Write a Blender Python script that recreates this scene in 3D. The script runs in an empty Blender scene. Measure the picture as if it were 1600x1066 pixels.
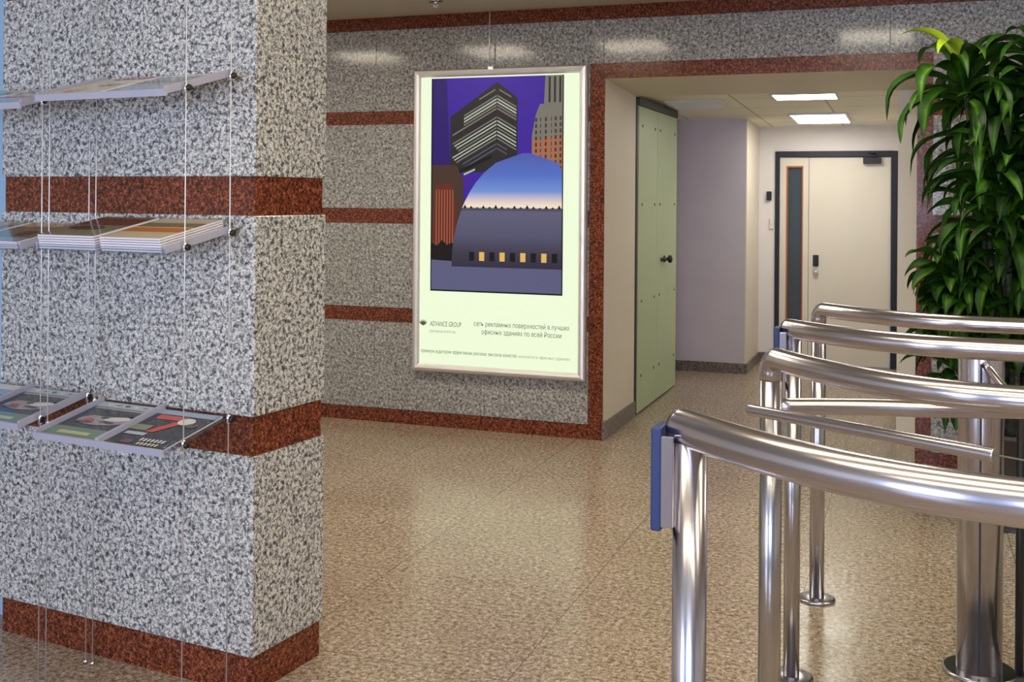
import bpy, bmesh, math, random
from mathutils import Vector, Matrix
from mathutils.geometry import tessellate_polygon
random.seed(7)
PI = math.pi
scn = bpy.context.scene
COL = scn.collection

# ------------------------------------------------------------------ camera, light, exposure
YAW = 0.3502
cam_d = bpy.data.cameras.new('camera'); cam = bpy.data.objects.new('camera', cam_d); COL.objects.link(cam)
cam_d.sensor_width = 36.0; cam_d.lens = 1731.1/1600*36.0; cam_d.shift_y = -226.2/1600
cam_d.clip_start = 0.05
cam.matrix_world = Matrix.Translation((0, 0, 1.45)) @ Matrix.Rotation(YAW, 4, 'Z') @ Matrix.Rotation(PI/2, 4, 'X') @ Matrix.Rotation(0.0075, 4, 'Z')
scn.camera = cam
vs = scn.view_settings
vs.view_transform = 'Standard'; vs.look = 'None'; vs.exposure = 0.2; vs.gamma = 1.0; vs.use_curve_mapping = False

world = bpy.data.worlds.new('sky'); scn.world = world; world.use_nodes = True
wb = world.node_tree.nodes['Background']; wb.inputs[0].default_value = (0.55, 0.68, 1.0, 1); wb.inputs[1].default_value = 0.6

def area_light(name, loc, rot, sx, sy, power, color):
    d = bpy.data.lights.new(name, 'AREA'); d.shape = 'RECTANGLE'; d.size = sx; d.size_y = sy
    d.energy = power; d.color = color
    o = bpy.data.objects.new(name, d); COL.objects.link(o); o.location = loc; o.rotation_euler = rot
    return o
# daylight through the glazed street front behind the camera
area_light('daylight', (0.45, -2.85, 1.62), (PI/2, 0, 0), 1.8, 1.15, 120, (0.66, 0.75, 1.0))
area_light('daylight', (-3.35, -2.85, 1.4), (PI/2, 0, 0), 1.8, 1.9, 100, (0.66, 0.76, 1.0))
LAMP_LOBBY = 16.5      # strength of the lobby's ceiling lamps
LAMP_CORR = 14.0       # strength of the corridor's ceiling lamps
SIGN = 0.80           # brightness of the lit poster

# ------------------------------------------------------------------ materials
def srgb(r, g, b):
    f = lambda c: ((c/255)/12.92 if c/255 <= 0.04045 else ((c/255+0.055)/1.055)**2.4)
    return (f(r), f(g), f(b), 1)

def mat(name, col, rough=0.5, metal=0.0, spec=0.5, emis=None, estr=0.0, coat=0.0, alpha=None):
    m = bpy.data.materials.new(name); m.use_nodes = True
    b = m.node_tree.nodes['Principled BSDF']
    b.inputs['Base Color'].default_value = col; b.inputs['Roughness'].default_value = rough
    b.inputs['Metallic'].default_value = metal; b.inputs['Specular IOR Level'].default_value = spec
    b.inputs['Coat Weight'].default_value = coat
    if emis: b.inputs['Emission Color'].default_value = emis; b.inputs['Emission Strength'].default_value = estr
    return m

def nodes(m): return m.node_tree.nodes, m.node_tree.links, m.node_tree.nodes['Principled BSDF']

def ramp(N, L, src, stops, interp='LINEAR'):
    r = N.new('ShaderNodeValToRGB'); r.color_ramp.interpolation = interp
    els = r.color_ramp.elements
    while len(els) > 1: els.remove(els[-1])
    els[0].position, els[0].color = stops[0]
    for p, c in stops[1:]:
        e = els.new(p); e.color = c
    L.new(src, r.inputs[0]); return r.outputs[0]

def tex_noise(N, L, vec, scale, detail=2, rough=0.5, dist=0.0):
    t = N.new('ShaderNodeTexNoise'); t.inputs['Scale'].default_value = scale; t.inputs['Detail'].default_value = detail
    t.inputs['Roughness'].default_value = rough; t.inputs['Distortion'].default_value = dist
    L.new(vec, t.inputs['Vector']); return t.outputs['Fac']

def obj_coord(N):
    return N.new('ShaderNodeTexCoord').outputs['Object']

def mix(N, L, fac, a, b, mode='MIX'):
    x = N.new('ShaderNodeMix'); x.data_type = 'RGBA'; x.blend_type = mode
    if isinstance(fac, float): x.inputs['Factor'].default_value = fac
    else: L.new(fac, x.inputs['Factor'])
    for s, v in ((6, a), (7, b)):
        if isinstance(v, tuple): x.inputs[s].default_value = v
        else: L.new(v, x.inputs[s])
    return x.outputs[2]

def stone(name, stops, scale, fine_dark, rough, spec=0.5, fine=2.3, blotch=None):
    m = mat(name, (0.5, 0.5, 0.5, 1), rough, spec=spec)
    N, L, b = nodes(m); v = obj_coord(N)
    c = ramp(N, L, tex_noise(N, L, v, scale, 2.5, 0.55, 0.6), stops)
    g = ramp(N, L, tex_noise(N, L, v, scale*fine, 1, 0.5), [(0.36, fine_dark), (0.52, (1, 1, 1, 1))])
    out = mix(N, L, 0.75, c, g, 'MULTIPLY')
    if blotch:
        w = ramp(N, L, tex_noise(N, L, v, 2.2, 2), [(0.3, blotch), (0.7, (1, 1, 1, 1))])
        out = mix(N, L, 1.0, out, w, 'MULTIPLY')
    L.new(out, b.inputs['Base Color'])
    return m

M = {}
M['granite'] = stone('grey_granite', [(0.34, srgb(78, 78, 82)), (0.43, srgb(136, 136, 138)), (0.50, srgb(184, 183, 181)), (0.60, srgb(222, 220, 214))], 78, srgb(140, 140, 142), 0.16, 0.4)
M['granite_far'] = stone('grey_granite_polished', [(0.32, srgb(98, 97, 98)), (0.45, srgb(146, 144, 143)), (0.55, srgb(172, 170, 167)), (0.66, srgb(200, 197, 192))], 62, srgb(170, 170, 170), 0.10, 0.27)
M['red'] = stone('red_granite', [(0.34, srgb(56, 32, 24)), (0.46, srgb(104, 52, 33)), (0.56, srgb(134, 70, 46)), (0.66, srgb(164, 98, 70))], 95, srgb(120, 104, 100), 0.25, 0.3)

def floor_mat():
    m = mat('beige_granite_floor', (0.4, 0.34, 0.27, 1), 0.2, spec=0.36)
    N, L, b = nodes(m); v = obj_coord(N)
    c = ramp(N, L, tex_noise(N, L, v, 58, 3, 0.6, 0.4), [(0.34, srgb(122, 106, 91)), (0.47, srgb(167, 149, 131)), (0.58, srgb(191, 174, 157)), (0.68, srgb(216, 204, 193))])
    g = ramp(N, L, tex_noise(N, L, v, 150, 1), [(0.34, srgb(150, 138, 126)), (0.5, (1, 1, 1, 1))])
    c = mix(N, L, 0.7, c, g, 'MULTIPLY')
    w = ramp(N, L, tex_noise(N, L, v, 1.6, 2), [(0.3, (0.86, 0.84, 0.80, 1)), (0.7, (1, 1, 1, 1))])
    c = mix(N, L, 1.0, c, w, 'MULTIPLY')
    mp = N.new('ShaderNodeMapping'); mp.inputs['Location'].default_value = (1.14, -3.88, 0); L.new(v, mp.inputs['Vector'])
    br = N.new('ShaderNodeTexBrick'); br.offset = 0; br.squash = 1
    br.inputs['Scale'].default_value = 1; br.inputs['Brick Width'].default_value = 0.76; br.inputs['Row Height'].default_value = 0.77
    br.inputs['Mortar Size'].default_value = 0.0022; br.inputs['Mortar Smooth'].default_value = 0.3
    br.inputs['Color1'].default_value = (1, 1, 1, 1); br.inputs['Color2'].default_value = (0.93, 0.93, 0.93, 1); br.inputs['Mortar'].default_value = (0.42, 0.38, 0.34, 1)
    L.new(mp.outputs[0], br.inputs['Vector'])
    c = mix(N, L, 1.0, c, br.outputs['Color'], 'MULTIPLY')
    L.new(c, b.inputs['Base Color'])
    r = ramp(N, L, tex_noise(N, L, v, 5, 3), [(0.3, (0.18, 0.18, 0.18, 1)), (0.7, (0.27, 0.27, 0.27, 1))])
    L.new(r, b.inputs['Roughness'])
    return m
M['floor'] = floor_mat()

def paint(name, col, rough=0.55, amp=0.05):
    m = mat(name, col, rough)
    N, L, b = nodes(m); v = obj_coord(N)
    lo = tuple(c*(1-amp) for c in col[:3])+(1,)
    L.new(ramp(N, L, tex_noise(N, L, v, 3.0, 4), [(0.3, lo), (0.7, col)]), b.inputs['Base Color'])
    return m
M['plaster'] = paint('cream_plaster', srgb(222, 214, 199), 0.5)
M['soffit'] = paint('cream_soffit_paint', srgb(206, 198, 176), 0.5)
M['lavender'] = paint('wall_bluish_light_tint', srgb(206, 196, 208), 0.5, 0.07)  # off-white wall; bluish cast of a different light put into its colour
M['white_wall'] = paint('white_wall_paint', srgb(228, 222, 220), 0.5)
M['ceiling'] = paint('lobby_ceiling_paint', srgb(186, 178, 160), 0.7)
M['skirting'] = stone('grey_skirting_stone', [(0.35, srgb(78, 70, 68)), (0.5, srgb(120, 108, 102)), (0.65, srgb(152, 140, 132))], 80, srgb(140, 140, 140), 0.3)

def tile_ceiling():
    m = mat('corridor_ceiling_tiles', srgb(222, 216, 196), 0.7)
    N, L, b = nodes(m); v = obj_coord(N)
    br = N.new('ShaderNodeTexBrick'); br.offset = 0
    br.inputs['Scale'].default_value = 1; br.inputs['Brick Width'].default_value = 0.6; br.inputs['Row Height'].default_value = 0.6
    br.inputs['Mortar Size'].default_value = 0.008
    br.inputs['Color1'].default_value = srgb(236, 231, 214); br.inputs['Color2'].default_value = srgb(230, 225, 208); br.inputs['Mortar'].default_value = srgb(186, 178, 150)
    L.new(v, br.inputs['Vector']); L.new(br.outputs['Color'], b.inputs['Base Color'])
    return m
M['tiles'] = tile_ceiling()

def steel(name, base, rough, streak=0.05):
    m = mat(name, base, rough, 1.0)
    N, L, b = nodes(m); v = obj_coord(N)
    r = ramp(N, L, tex_noise(N, L, v, 30, 2), [(0.3, (rough-streak,)*3+(1,)), (0.7, (rough+streak,)*3+(1,))])
    L.new(r, b.inputs['Roughness']); return m
M['steel'] = steel('brushed_steel', (0.54, 0.525, 0.59, 1), 0.21, 0.0)
M['chrome'] = steel('chrome', (0.78, 0.78, 0.80, 1), 0.10, 0.02)
M['alu'] = steel('anodised_aluminium', (0.88, 0.86, 0.86, 1), 0.48)
M['wire'] = mat('steel_wire', (0.75, 0.75, 0.78, 1), 0.35, 0.6)
M['black'] = mat('black_plastic', srgb(22, 22, 24), 0.4)
M['navy'] = mat('navy_frame_paint', srgb(15, 19, 36), 0.5)
M['blue'] = mat('blue_reader_plastic', srgb(30, 47, 98), 0.5)
M['door_cream'] = paint('cream_door_paint', srgb(218, 210, 196), 0.42, 0.03)
M['green_door'] = paint('pale_green_door_paint', srgb(176, 192, 156), 0.4, 0.06)
M['rivet'] = mat('dull_rivet_metal', srgb(120, 124, 104), 0.4, 0.5)
M['dark_steel'] = mat('dark_steel_header', srgb(40, 42, 40), 0.45, 0.3)
M['orange_trim'] = mat('orange_brown_trim', srgb(170, 96, 52), 0.5)
M['pane'] = mat('grey_reflective_pane', srgb(66, 76, 84), 0.12, spec=0.6)
M['paper'] = mat('white_paper_edges', srgb(228, 222, 228), 0.6)
M['pot'] = mat('dark_brown_pot_glaze', srgb(48, 34, 28), 0.4)
M['soil'] = paint('dark_potting_soil', srgb(46, 34, 26), 0.9, 0.4)
M['cane'] = stone('pale_plant_cane', [(0.35, srgb(52, 52, 36)), (0.6, srgb(86, 84, 62))], 40, srgb(150, 150, 150), 0.8)
M['rubber'] = mat('black_rubber_edge', srgb(14, 16, 16), 0.5)
M['lit_warm'] = mat('lobby_lamp_diffuser', (0.9, 0.88, 0.8, 1), 0.5, emis=(1.0, 0.89, 0.69, 1), estr=LAMP_LOBBY)
M['lit_strip'] = mat('lobby_strip_lamp_diffuser', (0.9, 0.88, 0.8, 1), 0.5, emis=(1.0, 0.86, 0.58, 1), estr=LAMP_LOBBY*0.38)
M['lit_corr'] = mat('corridor_lamp_diffuser', (0.9, 0.9, 0.85, 1), 0.5, emis=(1.0, 0.96, 0.86, 1), estr=LAMP_CORR)
M['unlit'] = mat('unlit_lamp_diffuser', srgb(222, 226, 238), 0.35)
M['lamp_frame'] = mat('white_lamp_frame', srgb(220, 218, 210), 0.5)

def clear(name, tint, amount, rough=0.03):
    m = bpy.data.materials.new(name); m.use_nodes = True
    N, L = m.node_tree.nodes, m.node_tree.links
    N.remove(N['Principled BSDF']); out = N['Material Output']
    t = N.new('ShaderNodeBsdfTransparent'); t.inputs[0].default_value = tint
    g = N.new('ShaderNodeBsdfGlossy'); g.inputs['Roughness'].default_value = rough
    fr = N.new('ShaderNodeFresnel'); fr.inputs[0].default_value = amount
    x = N.new('ShaderNodeMixShader'); ge = N.new('ShaderNodeNewGeometry'); iv = N.new('ShaderNodeMath'); iv.operation = 'SUBTRACT'; iv.inputs[0].default_value = 1.0; L.new(ge.outputs['Backfacing'], iv.inputs[1]); mu = N.new('ShaderNodeMath'); mu.operation = 'MULTIPLY'; L.new(fr.outputs[0], mu.inputs[0]); L.new(iv.outputs[0], mu.inputs[1]); L.new(mu.outputs[0], x.inputs[0]); L.new(t.outputs[0], x.inputs[1]); L.new(g.outputs[0], x.inputs[2])
    L.new(x.outputs[0], out.inputs[0]); return m
M['glass'] = clear('clear_gate_glass', (0.96, 0.975, 0.965, 1), 1.25)
M['acrylic'] = clear('clear_acrylic', (0.90, 0.92, 0.95, 1), 1.5, 0.08)
M['acrylic_edge'] = mat('frosted_acrylic_edge', srgb(170, 170, 188), 0.25)
M['blue_glass'] = mat('pale_blue_glazing', srgb(150, 184, 214), 0.15)

def leaf_mat():
    m = mat('corn_plant_leaf', srgb(40, 80, 24), 0.5, spec=0.25)
    N, L, b = nodes(m)
    uv = N.new('ShaderNodeTexCoord').outputs['UV']
    sx = N.new('ShaderNodeSeparateXYZ'); L.new(uv, sx.inputs[0])
    ac = ramp(N, L, sx.outputs[0], [(0.0, srgb(24, 58, 12)), (0.32, srgb(42, 84, 16)), (0.5, srgb(76, 112, 28)), (0.68, srgb(42, 84, 16)), (1.0, srgb(24, 58, 12))])
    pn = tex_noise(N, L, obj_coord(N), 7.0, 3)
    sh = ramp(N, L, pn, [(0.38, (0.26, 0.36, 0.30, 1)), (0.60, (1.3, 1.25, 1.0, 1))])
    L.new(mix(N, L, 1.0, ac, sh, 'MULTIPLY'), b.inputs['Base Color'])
    return m
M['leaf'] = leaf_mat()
M['leaf_lime'] = mat('lime_leaf', srgb(150, 178, 40), 0.4)

def ink(name, r, g, b, k=1.0):
    c = srgb(r, g, b)
    return mat('print_'+name, (c[0]*0.1, c[1]*0.1, c[2]*0.1, 1), 0.35, spec=0.3, emis=c, estr=SIGN*k)

# ------------------------------------------------------------------ mesh helpers
class MB:
    """collects shapes and links them as ONE mesh object"""
    def __init__(s): s.v = []; s.f = []; s.mi = []; s.uv = {}; s.smooth = []
    def add(s, vs_, fs, mi=0, smooth=False, uvs=None):
        o = len(s.v); s.v += [tuple(p) for p in vs_]
        for k, f in enumerate(fs):
            if uvs: s.uv[len(s.f)] = [uvs[i] for i in f]
            s.f.append([i+o for i in f]); s.mi.append(mi); s.smooth.append(smooth)
    def box(s, x0, x1, y0, y1, z0, z1, mi=0, T=None):
        P = [Vector(p) for p in ((x0,y0,z0),(x1,y0,z0),(x1,y1,z0),(x0,y1,z0),(x0,y0,z1),(x1,y0,z1),(x1,y1,z1),(x0,y1,z1))]
        if T: P = [T @ p for p in P]
        s.add(P, [(0,3,2,1),(4,5,6,7),(0,1,5,4),(1,2,6,5),(2,3,7,6),(3,0,4,7)], mi)
    def tube(s, pts, r, n=20, cap=True, mi=0, smooth=True):
        pts = [Vector(p) for p in pts]; rr = r if isinstance(r, (list, tuple)) else [r]*len(pts)
        tang = []
        for i in range(len(pts)):
            a = pts[max(i-1, 0)]; b = pts[min(i+1, len(pts)-1)]; tang.append((b-a).normalized())
        up = Vector((0, 0, 1)) if abs(tang[0].z) < 0.9 else Vector((1, 0, 0))
        nrm = tang[0].cross(up).normalized(); vs_ = []
        for i, p in enumerate(pts):
            nrm = (nrm - tang[i]*nrm.dot(tang[i])).normalized(); bn = tang[i].cross(nrm)
            for k in range(n):
                a = 2*PI*k/n; vs_.append(p + (nrm*math.cos(a)+bn*math.sin(a))*rr[i])
        fs = [(i*n+k, i*n+(k+1) % n, (i+1)*n+(k+1) % n, (i+1)*n+k) for i in range(len(pts)-1) for k in range(n)]
        s.add(vs_, fs, mi, smooth)
        if cap:
            for base, rev in ((0, True), ((len(pts)-1)*n, False)):
                ring = vs_[base:base+n]; s.add(ring, [tuple(range(n))[::-1] if rev else tuple(range(n))], mi)
    def lathe(s, prof, c=(0, 0), n=32, mi=0, smooth=True):
        vs_ = [(c[0]+r*math.cos(2*PI*k/n), c[1]+r*math.sin(2*PI*k/n), z) for r, z in prof for k in range(n)]
        fs = [(i*n+k, i*n+(k+1) % n, (i+1)*n+(k+1) % n, (i+1)*n+k) for i in range(len(prof)-1) for k in range(n)]
        s.add(vs_, fs, mi, smooth)
        s.add(vs_[:n], [tuple(range(n))[::-1]], mi); s.add(vs_[-n:], [tuple(range(n))], mi)
    def poly(s, pts, mi=0): s.add(pts, [tuple(range(len(pts)))], mi)
    def build(s, name, mats, parent=None, bevel=0.0, T=None, seg=2):
        me = bpy.data.meshes.new(name); me.from_pydata(s.v, [], s.f); 
        for m in (mats if isinstance(mats, (list, tuple)) else [mats]): me.materials.append(m)
        for p, mi, sm in zip(me.polygons, s.mi, s.smooth): p.material_index = mi; p.use_smooth = sm
        if s.uv:
            ul = me.uv_layers.new(name='uv')
            for p in me.polygons:
                u = s.uv.get(p.index)
                if u:
                    for li, c in zip(p.loop_indices, u): ul.data[li].uv = c
        bm = bmesh.new(); bm.from_mesh(me)
        bmesh.ops.remove_doubles(bm, verts=bm.verts, dist=1e-6) if not s.uv else None
        if bevel:
            es = [e for e in bm.edges if len(e.link_faces) == 2 and e.calc_face_angle(0) > 0.9]
            bmesh.ops.bevel(bm, geom=es, offset=bevel, segments=seg, affect='EDGES', profile=0.5, clamp_overlap=True)
        bm.to_mesh(me); bm.free()
        if T: me.transform(T)
        o = bpy.data.objects.new(name, me); COL.objects.link(o)
        if parent: o.parent = parent
        return o

def tag(o, label=None, cat=None, group=None, kind=None):
    if label: o['label'] = label
    if cat: o['category'] = cat
    if group: o['group'] = group
    if kind: o['kind'] = kind
    return o
def empty(name, loc, label=None, cat=None, group=None, kind=None, rz=0):
    o = bpy.data.objects.new(name, None); COL.objects.link(o); o.location = loc; o.rotation_euler = (0, 0, rz)
    o.empty_display_size = 0.1
    return tag(o, label, cat, group, kind)
def struct(o, label=None): o['kind'] = 'structure'; 
def boxes(lst):
    m = MB()
    for b in lst: m.box(*b)
    return m

# ------------------------------------------------------------------ the setting
WY = 6.37; CEIL = 2.59
XL, XR, YF = -5.2, 4.2, -3.0
OL, OR, OT = -1.745, 0.0, 2.155          # the opening to the corridor
s = boxes([(XL-0.3, XR+0.3, YF-0.3, 10.4, -0.12, 0)]).build('floor', M['floor']); struct(s)
s = boxes([(XL-0.2, XR+0.2, YF-0.2, WY+0.78, CEIL, CEIL+0.12)]).build('ceiling', M['ceiling']); struct(s)

# back wall: masonry core with the opening, granite slabs and recessed red bands in front
core = MB()
core.box(XL, OL, WY+0.012, WY+0.78, 0, CEIL); core.box(OR, XR, WY+0.012, WY+0.78, 0, CEIL)
y0, y1, zs = WY+0.012, WY+0.78, 2.114
core.add([(OL, y0, OT), (OR, y0, OT), (OR, y1, zs), (OL, y1, zs), (OL, y0, CEIL), (OR, y0, CEIL), (OR, y1, CEIL), (OL, y1, CEIL)],
         [(0,3,2,1), (4,5,6,7), (0,1,5,4), (1,2,6,5), (2,3,7,6), (3,0,4,7)], 1)
wall_back = core.build('wall_back', [M['plaster'], M['soffit']]); struct(wall_back)
bands = [(0, 0.09), (0.642, 0.734), (1.27, 1.366), (1.902, 1.987), (2.506, CEIL)]
red = MB()
for z0, z1 in bands[1:4]:
    red.box(XL, OL-0.09, WY+0.006, WY+0.012, z0, z1); red.box(OR+0.08, XR, WY+0.006, WY+0.012, z0, z1)
red.box(XL, XR, WY+0.006, WY+0.012, *bands[4])
red.box(OL-0.09, OL, WY+0.005, WY+0.012, 0, OT+0.09); red.box(OR, OR+0.08, WY+0.005, WY+0.012, 0, OT+0.09)
red.box(OL, OR, WY+0.005, WY+0.012, OT, OT+0.09)
t = red.build('red_granite_bands', M['red'], wall_back); t['label'] = 'recessed red granite bands'
bb = boxes([(XL, OL-0.09, WY+0.004, WY+0.012, 0, 0.09), (OR+0.08, XR, WY+0.004, WY+0.012, 0, 0.09)]).build('baseboard_back', M['red']); struct(bb)
gr = MB()
def row(xa, xb, z0, z1, seams):
    xs = [xa]+[q for q in seams if xa+0.05 < q < xb-0.05]+[xb]
    for a, b in zip(xs, xs[1:]): gr.box(a+0.0008, b-0.0008, WY, WY+0.012, z0, z1)
seamL = [-4.76, -4.01, -3.26, -2.5]; seamR = [0.8, 1.55, 2.3, 3.05]
for (z0, z1) in ((0.09, 0.642), (0.734, 1.27), (1.366, 1.902)):
    row(XL, OL-0.09, z0, z1, seamL); row(OR+0.08, XR, z0, z1, seamR)
row(XL, OL-0.09, 1.987, OT+0.09, seamL); row(OR+0.08, XR, 1.987, OT+0.09, seamR)
row(XL, XR, OT+0.09, 2.506, [-4.76, -4.01, -3.26, -2.76, -1.752, -0.95, -0.141, 0.8, 1.55, 2.3])
gr.build('granite_slabs', M['granite_far'], wall_back, bevel=0.0015, seg=1)['label'] = 'polished grey granite slabs'

# side walls and glazed street front of the lobby (behind the camera)
s = boxes([(XL-0.2, XL, YF-0.2, WY+0.78, 0, CEIL)]).build('wall_left', M['plaster']); struct(s)
s = boxes([(XR, XR+0.2, YF-0.2, WY+0.78, 0, CEIL)]).build('wall_right', M['plaster']); struct(s)
s = boxes([(XL, XR, YF-0.2, YF, 0, 0.3), (XL, XR, YF-0.2, YF, 2.4, CEIL), (XL, -4.3, YF-0.2, YF, 0.3, 2.4), (3.4, XR, YF-0.2, YF, 0.3, 2.4)]).build('wall_front', M['plaster']); struct(s)
wf = MB()
for x in (-4.28, -2.4, -0.47, 1.45, 3.36): wf.box(x-0.03, x+0.03, YF-0.12, YF-0.06, 0.3, 2.4)
wf.box(-4.3, 3.4, YF-0.12, YF-0.06, 0.3, 0.36); wf.box(-4.3, 3.4, YF-0.12, YF-0.06, 2.34, 2.4)
wf = wf.build('window_1', M['alu']); struct(wf)
boxes([(-4.28, 3.38, YF-0.095, YF-0.085, 0.33, 2.37)]).build('pane', M['glass'], wf)

# corridor beyond the opening
def cz(y): return 2.158-0.0263*(y-7.15)
CY = 10.0
cm = MB()
cm.add([(-3.2, 7.15, cz(7.15)), (0.35, 7.15, cz(7.15)), (0.35, 10.3, cz(10.3)), (-3.2, 10.3, cz(10.3)), (-3.2, 7.15, 2.5), (0.35, 7.15, 2.5), (0.35, 10.3, 2.5), (-3.2, 10.3, 2.5)],
       [(0,3,2,1), (4,5,6,7), (0,1,5,4), (1,2,6,5), (2,3,7,6), (3,0,4,7)])
s = cm.build('ceiling_corridor', M['tiles']); struct(s)
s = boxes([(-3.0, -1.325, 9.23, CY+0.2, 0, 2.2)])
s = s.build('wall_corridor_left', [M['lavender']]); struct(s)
s = boxes([(-1.325, -1.315, 9.2301, CY, 0, 2.2)]).build('wall_corridor_side', M['plaster']); struct(s)
s = boxes([(-1.315, -1.174, CY, CY+0.2, 0, 2.2), (-0.15, 0.35, CY, CY+0.2, 0, 2.2), (-1.174, -0.15, CY, CY+0.2, 1.862, 2.2)]).build('wall_corridor_end', M['white_wall']); struct(s)
s = boxes([(0.02, 0.35, 7.15, CY, 0, 2.2)]).build('wall_corridor_right', M['white_wall']); struct(s)
s = boxes([(-3.2, -3.0, 7.15, CY+0.2, 0, 2.2)]).build('wall_corridor_far_left', M['white_wall']); struct(s)
s = boxes([(-0.108, 0.02, 7.151, 7.27, 0, cz(7.27)+0.01)]).build('trim_1', M['plaster']); struct(s)   # pilaster at the right of the opening
s = boxes([(-3.0, -1.315, 9.215, 9.2299, 0, 0.085), (-1.3149, -1.30, 9.215, CY, 0, 0.085), (-1.30, -1.175, CY-0.015, CY, 0, 0.085)]).build('baseboard_corridor', M['skirting']); struct(s)
s = MB(); s.box(OL, OL+0.012, WY+0.012, WY+0.775, 0, 0.105); s.box(OL-0.003, OL+0.014, WY+0.003, WY+0.0118, 0, 0.12)
s = s.build('baseboard_reveal', M['skirting']); struct(s)

# the pillar on the left (in its own axes: u along its front, v into it)
PTH = -0.1141; PC = Vector((-1.788, 2.742, 0)); PU = 1.06; PV = 0.34
PT = Matrix.Translation(PC) @ Matrix.Rotation(PTH, 4, 'Z')
pil = MB(); R_ = 0.008
pb = [(0.113, 0.692), (0.807, 1.388), (1.502, 2.082), (2.196, CEIL)]
for z0, z1 in pb: pil.box(-PU, 0, 0, PV, z0, z1)
pillar = pil.build('wall_pillar', M['granite'], bevel=0.003); pillar.matrix_world = PT; struct(pillar)
rb = MB()
for z0, z1 in ((0, 0.113), (0.692, 0.807), (1.388, 1.502), (2.082, 2.196)): rb.box(-PU+R_, -R_, R_, PV-R_, z0, z1)
rb.build('red_granite_bands', M['red'], pillar)['label'] = 'recessed red granite bands'
s = boxes([(-PU-0.5, -PU-0.004, 0.10, 0.13, 0, CEIL)]).build('window_2', M['blue_glass']); s.matrix_world = PT; struct(s)

# ------------------------------------------------------------------ doors
d1 = empty('door_1', (-0.66, CY, 0), kind='structure')
def rel(o): return Matrix.Translation(-o.location)
T1 = rel(d1)
fr = boxes([(-1.174, -1.135, CY-0.02, CY+0.06, 0, 1.862), (-0.204, -0.15, CY-0.02, CY+0.06, 0, 1.862), (-1.135, -0.204, CY-0.02, CY+0.06, 1.812, 1.862)])
fr.build('door_frame', M['navy'], d1, 0.003, T1)['label'] = 'dark navy frame'
sl = boxes([(-1.135, -1.079, CY, CY+0.05, 0.005, 1.81), (-0.935, -0.889, CY, CY+0.05, 0.005, 1.81), (-1.079, -0.935, CY, CY+0.05, 1.735, 1.81), (-1.079, -0.935, CY, CY+0.05, 0.005, 0.32)])
side = sl.build('side_panel', M['door_cream'], d1, 0, T1)
boxes([(-1.066, -0.946, CY+0.02, CY+0.03, 0.333, 1.722)]).build('glass_pane', M['pane'], side)['label'] = 'grey glass pane'
side.children[0].data.transform(T1)
tr = boxes([(-1.079, -1.066, CY-0.004, CY+0.035, 0.32, 1.735), (-0.946, -0.935, CY-0.004, CY+0.035, 0.32, 1.735), (-1.066, -0.946, CY-0.004, CY+0.035, 1.722, 1.735), (-1.066, -0.946, CY-0.004, CY+0.035, 0.32, 0.333)])
tr.build('glazing_bead', M['orange_trim'], side, 0, T1)
leaf = boxes([(-0.886, -0.207, CY, CY+0.05, 0.005, 1.81)]).build('door_leaf', M['door_cream'], d1, 0.003, T1)
lk = MB(); lk.box(-0.848, -0.800, CY-0.012, CY-0.001, 0.858, 0.958); lk.box(-0.838, -0.812, CY-0.045, CY-0.0121, 0.868, 0.915)
lk.build('lock_plate', M['black'], leaf, 0.004, T1)
kn = MB(); kn.tube([(-0.824, CY-0.001, 0.803), (-0.824, CY-0.02, 0.803), (-0.824, CY-0.03, 0.803)], [0.024, 0.024, 0.015], 20)
kn.build('cylinder_lock', M['chrome'], leaf, 0, T1)
cl = MB(); cl.box(-0.434, -0.287, CY-0.05, CY-0.001, 1.752, 1.806); cl.box(-0.36, -0.33, CY-0.05, CY-0.03, 1.8061, 1.826)
cl.add([(-0.345, CY-0.052, 1.83), (-0.40, CY-0.16, 1.83), (-0.385, CY-0.165, 1.83), (-0.325, CY-0.052, 1.83), (-0.345, CY-0.052, 1.842), (-0.40, CY-0.16, 1.842), (-0.385, CY-0.165, 1.842), (-0.325, CY-0.052, 1.842)],
       [(0,3,2,1), (4,5,6,7), (0,1,5,4), (1,2,6,5), (2,3,7,6), (3,0,4,7)])
cl.build('door_closer', M['black'], d1, 0.004, T1)
b = MB(); b.box(-1.247, -1.205, CY-0.03, CY-0.001, 1.43, 1.51); b.box(-1.238, -1.214, CY-0.035, CY-0.0301, 1.445, 1.47)
tag(b.build('wall_box', M['black'], None, 0.004), 'small black box on the white wall beside the navy door frame', 'access reader')
b = MB(); b.box(-1.222, -1.186, CY-0.016, CY-0.001, 1.18, 1.275); b.box(-1.212, -1.196, CY-0.022, CY-0.0161, 1.21, 1.245)
tag(b.build('light_switch', M['lamp_frame'], None, 0.003), 'pale light switch below the small black wall box', 'switch')

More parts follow.
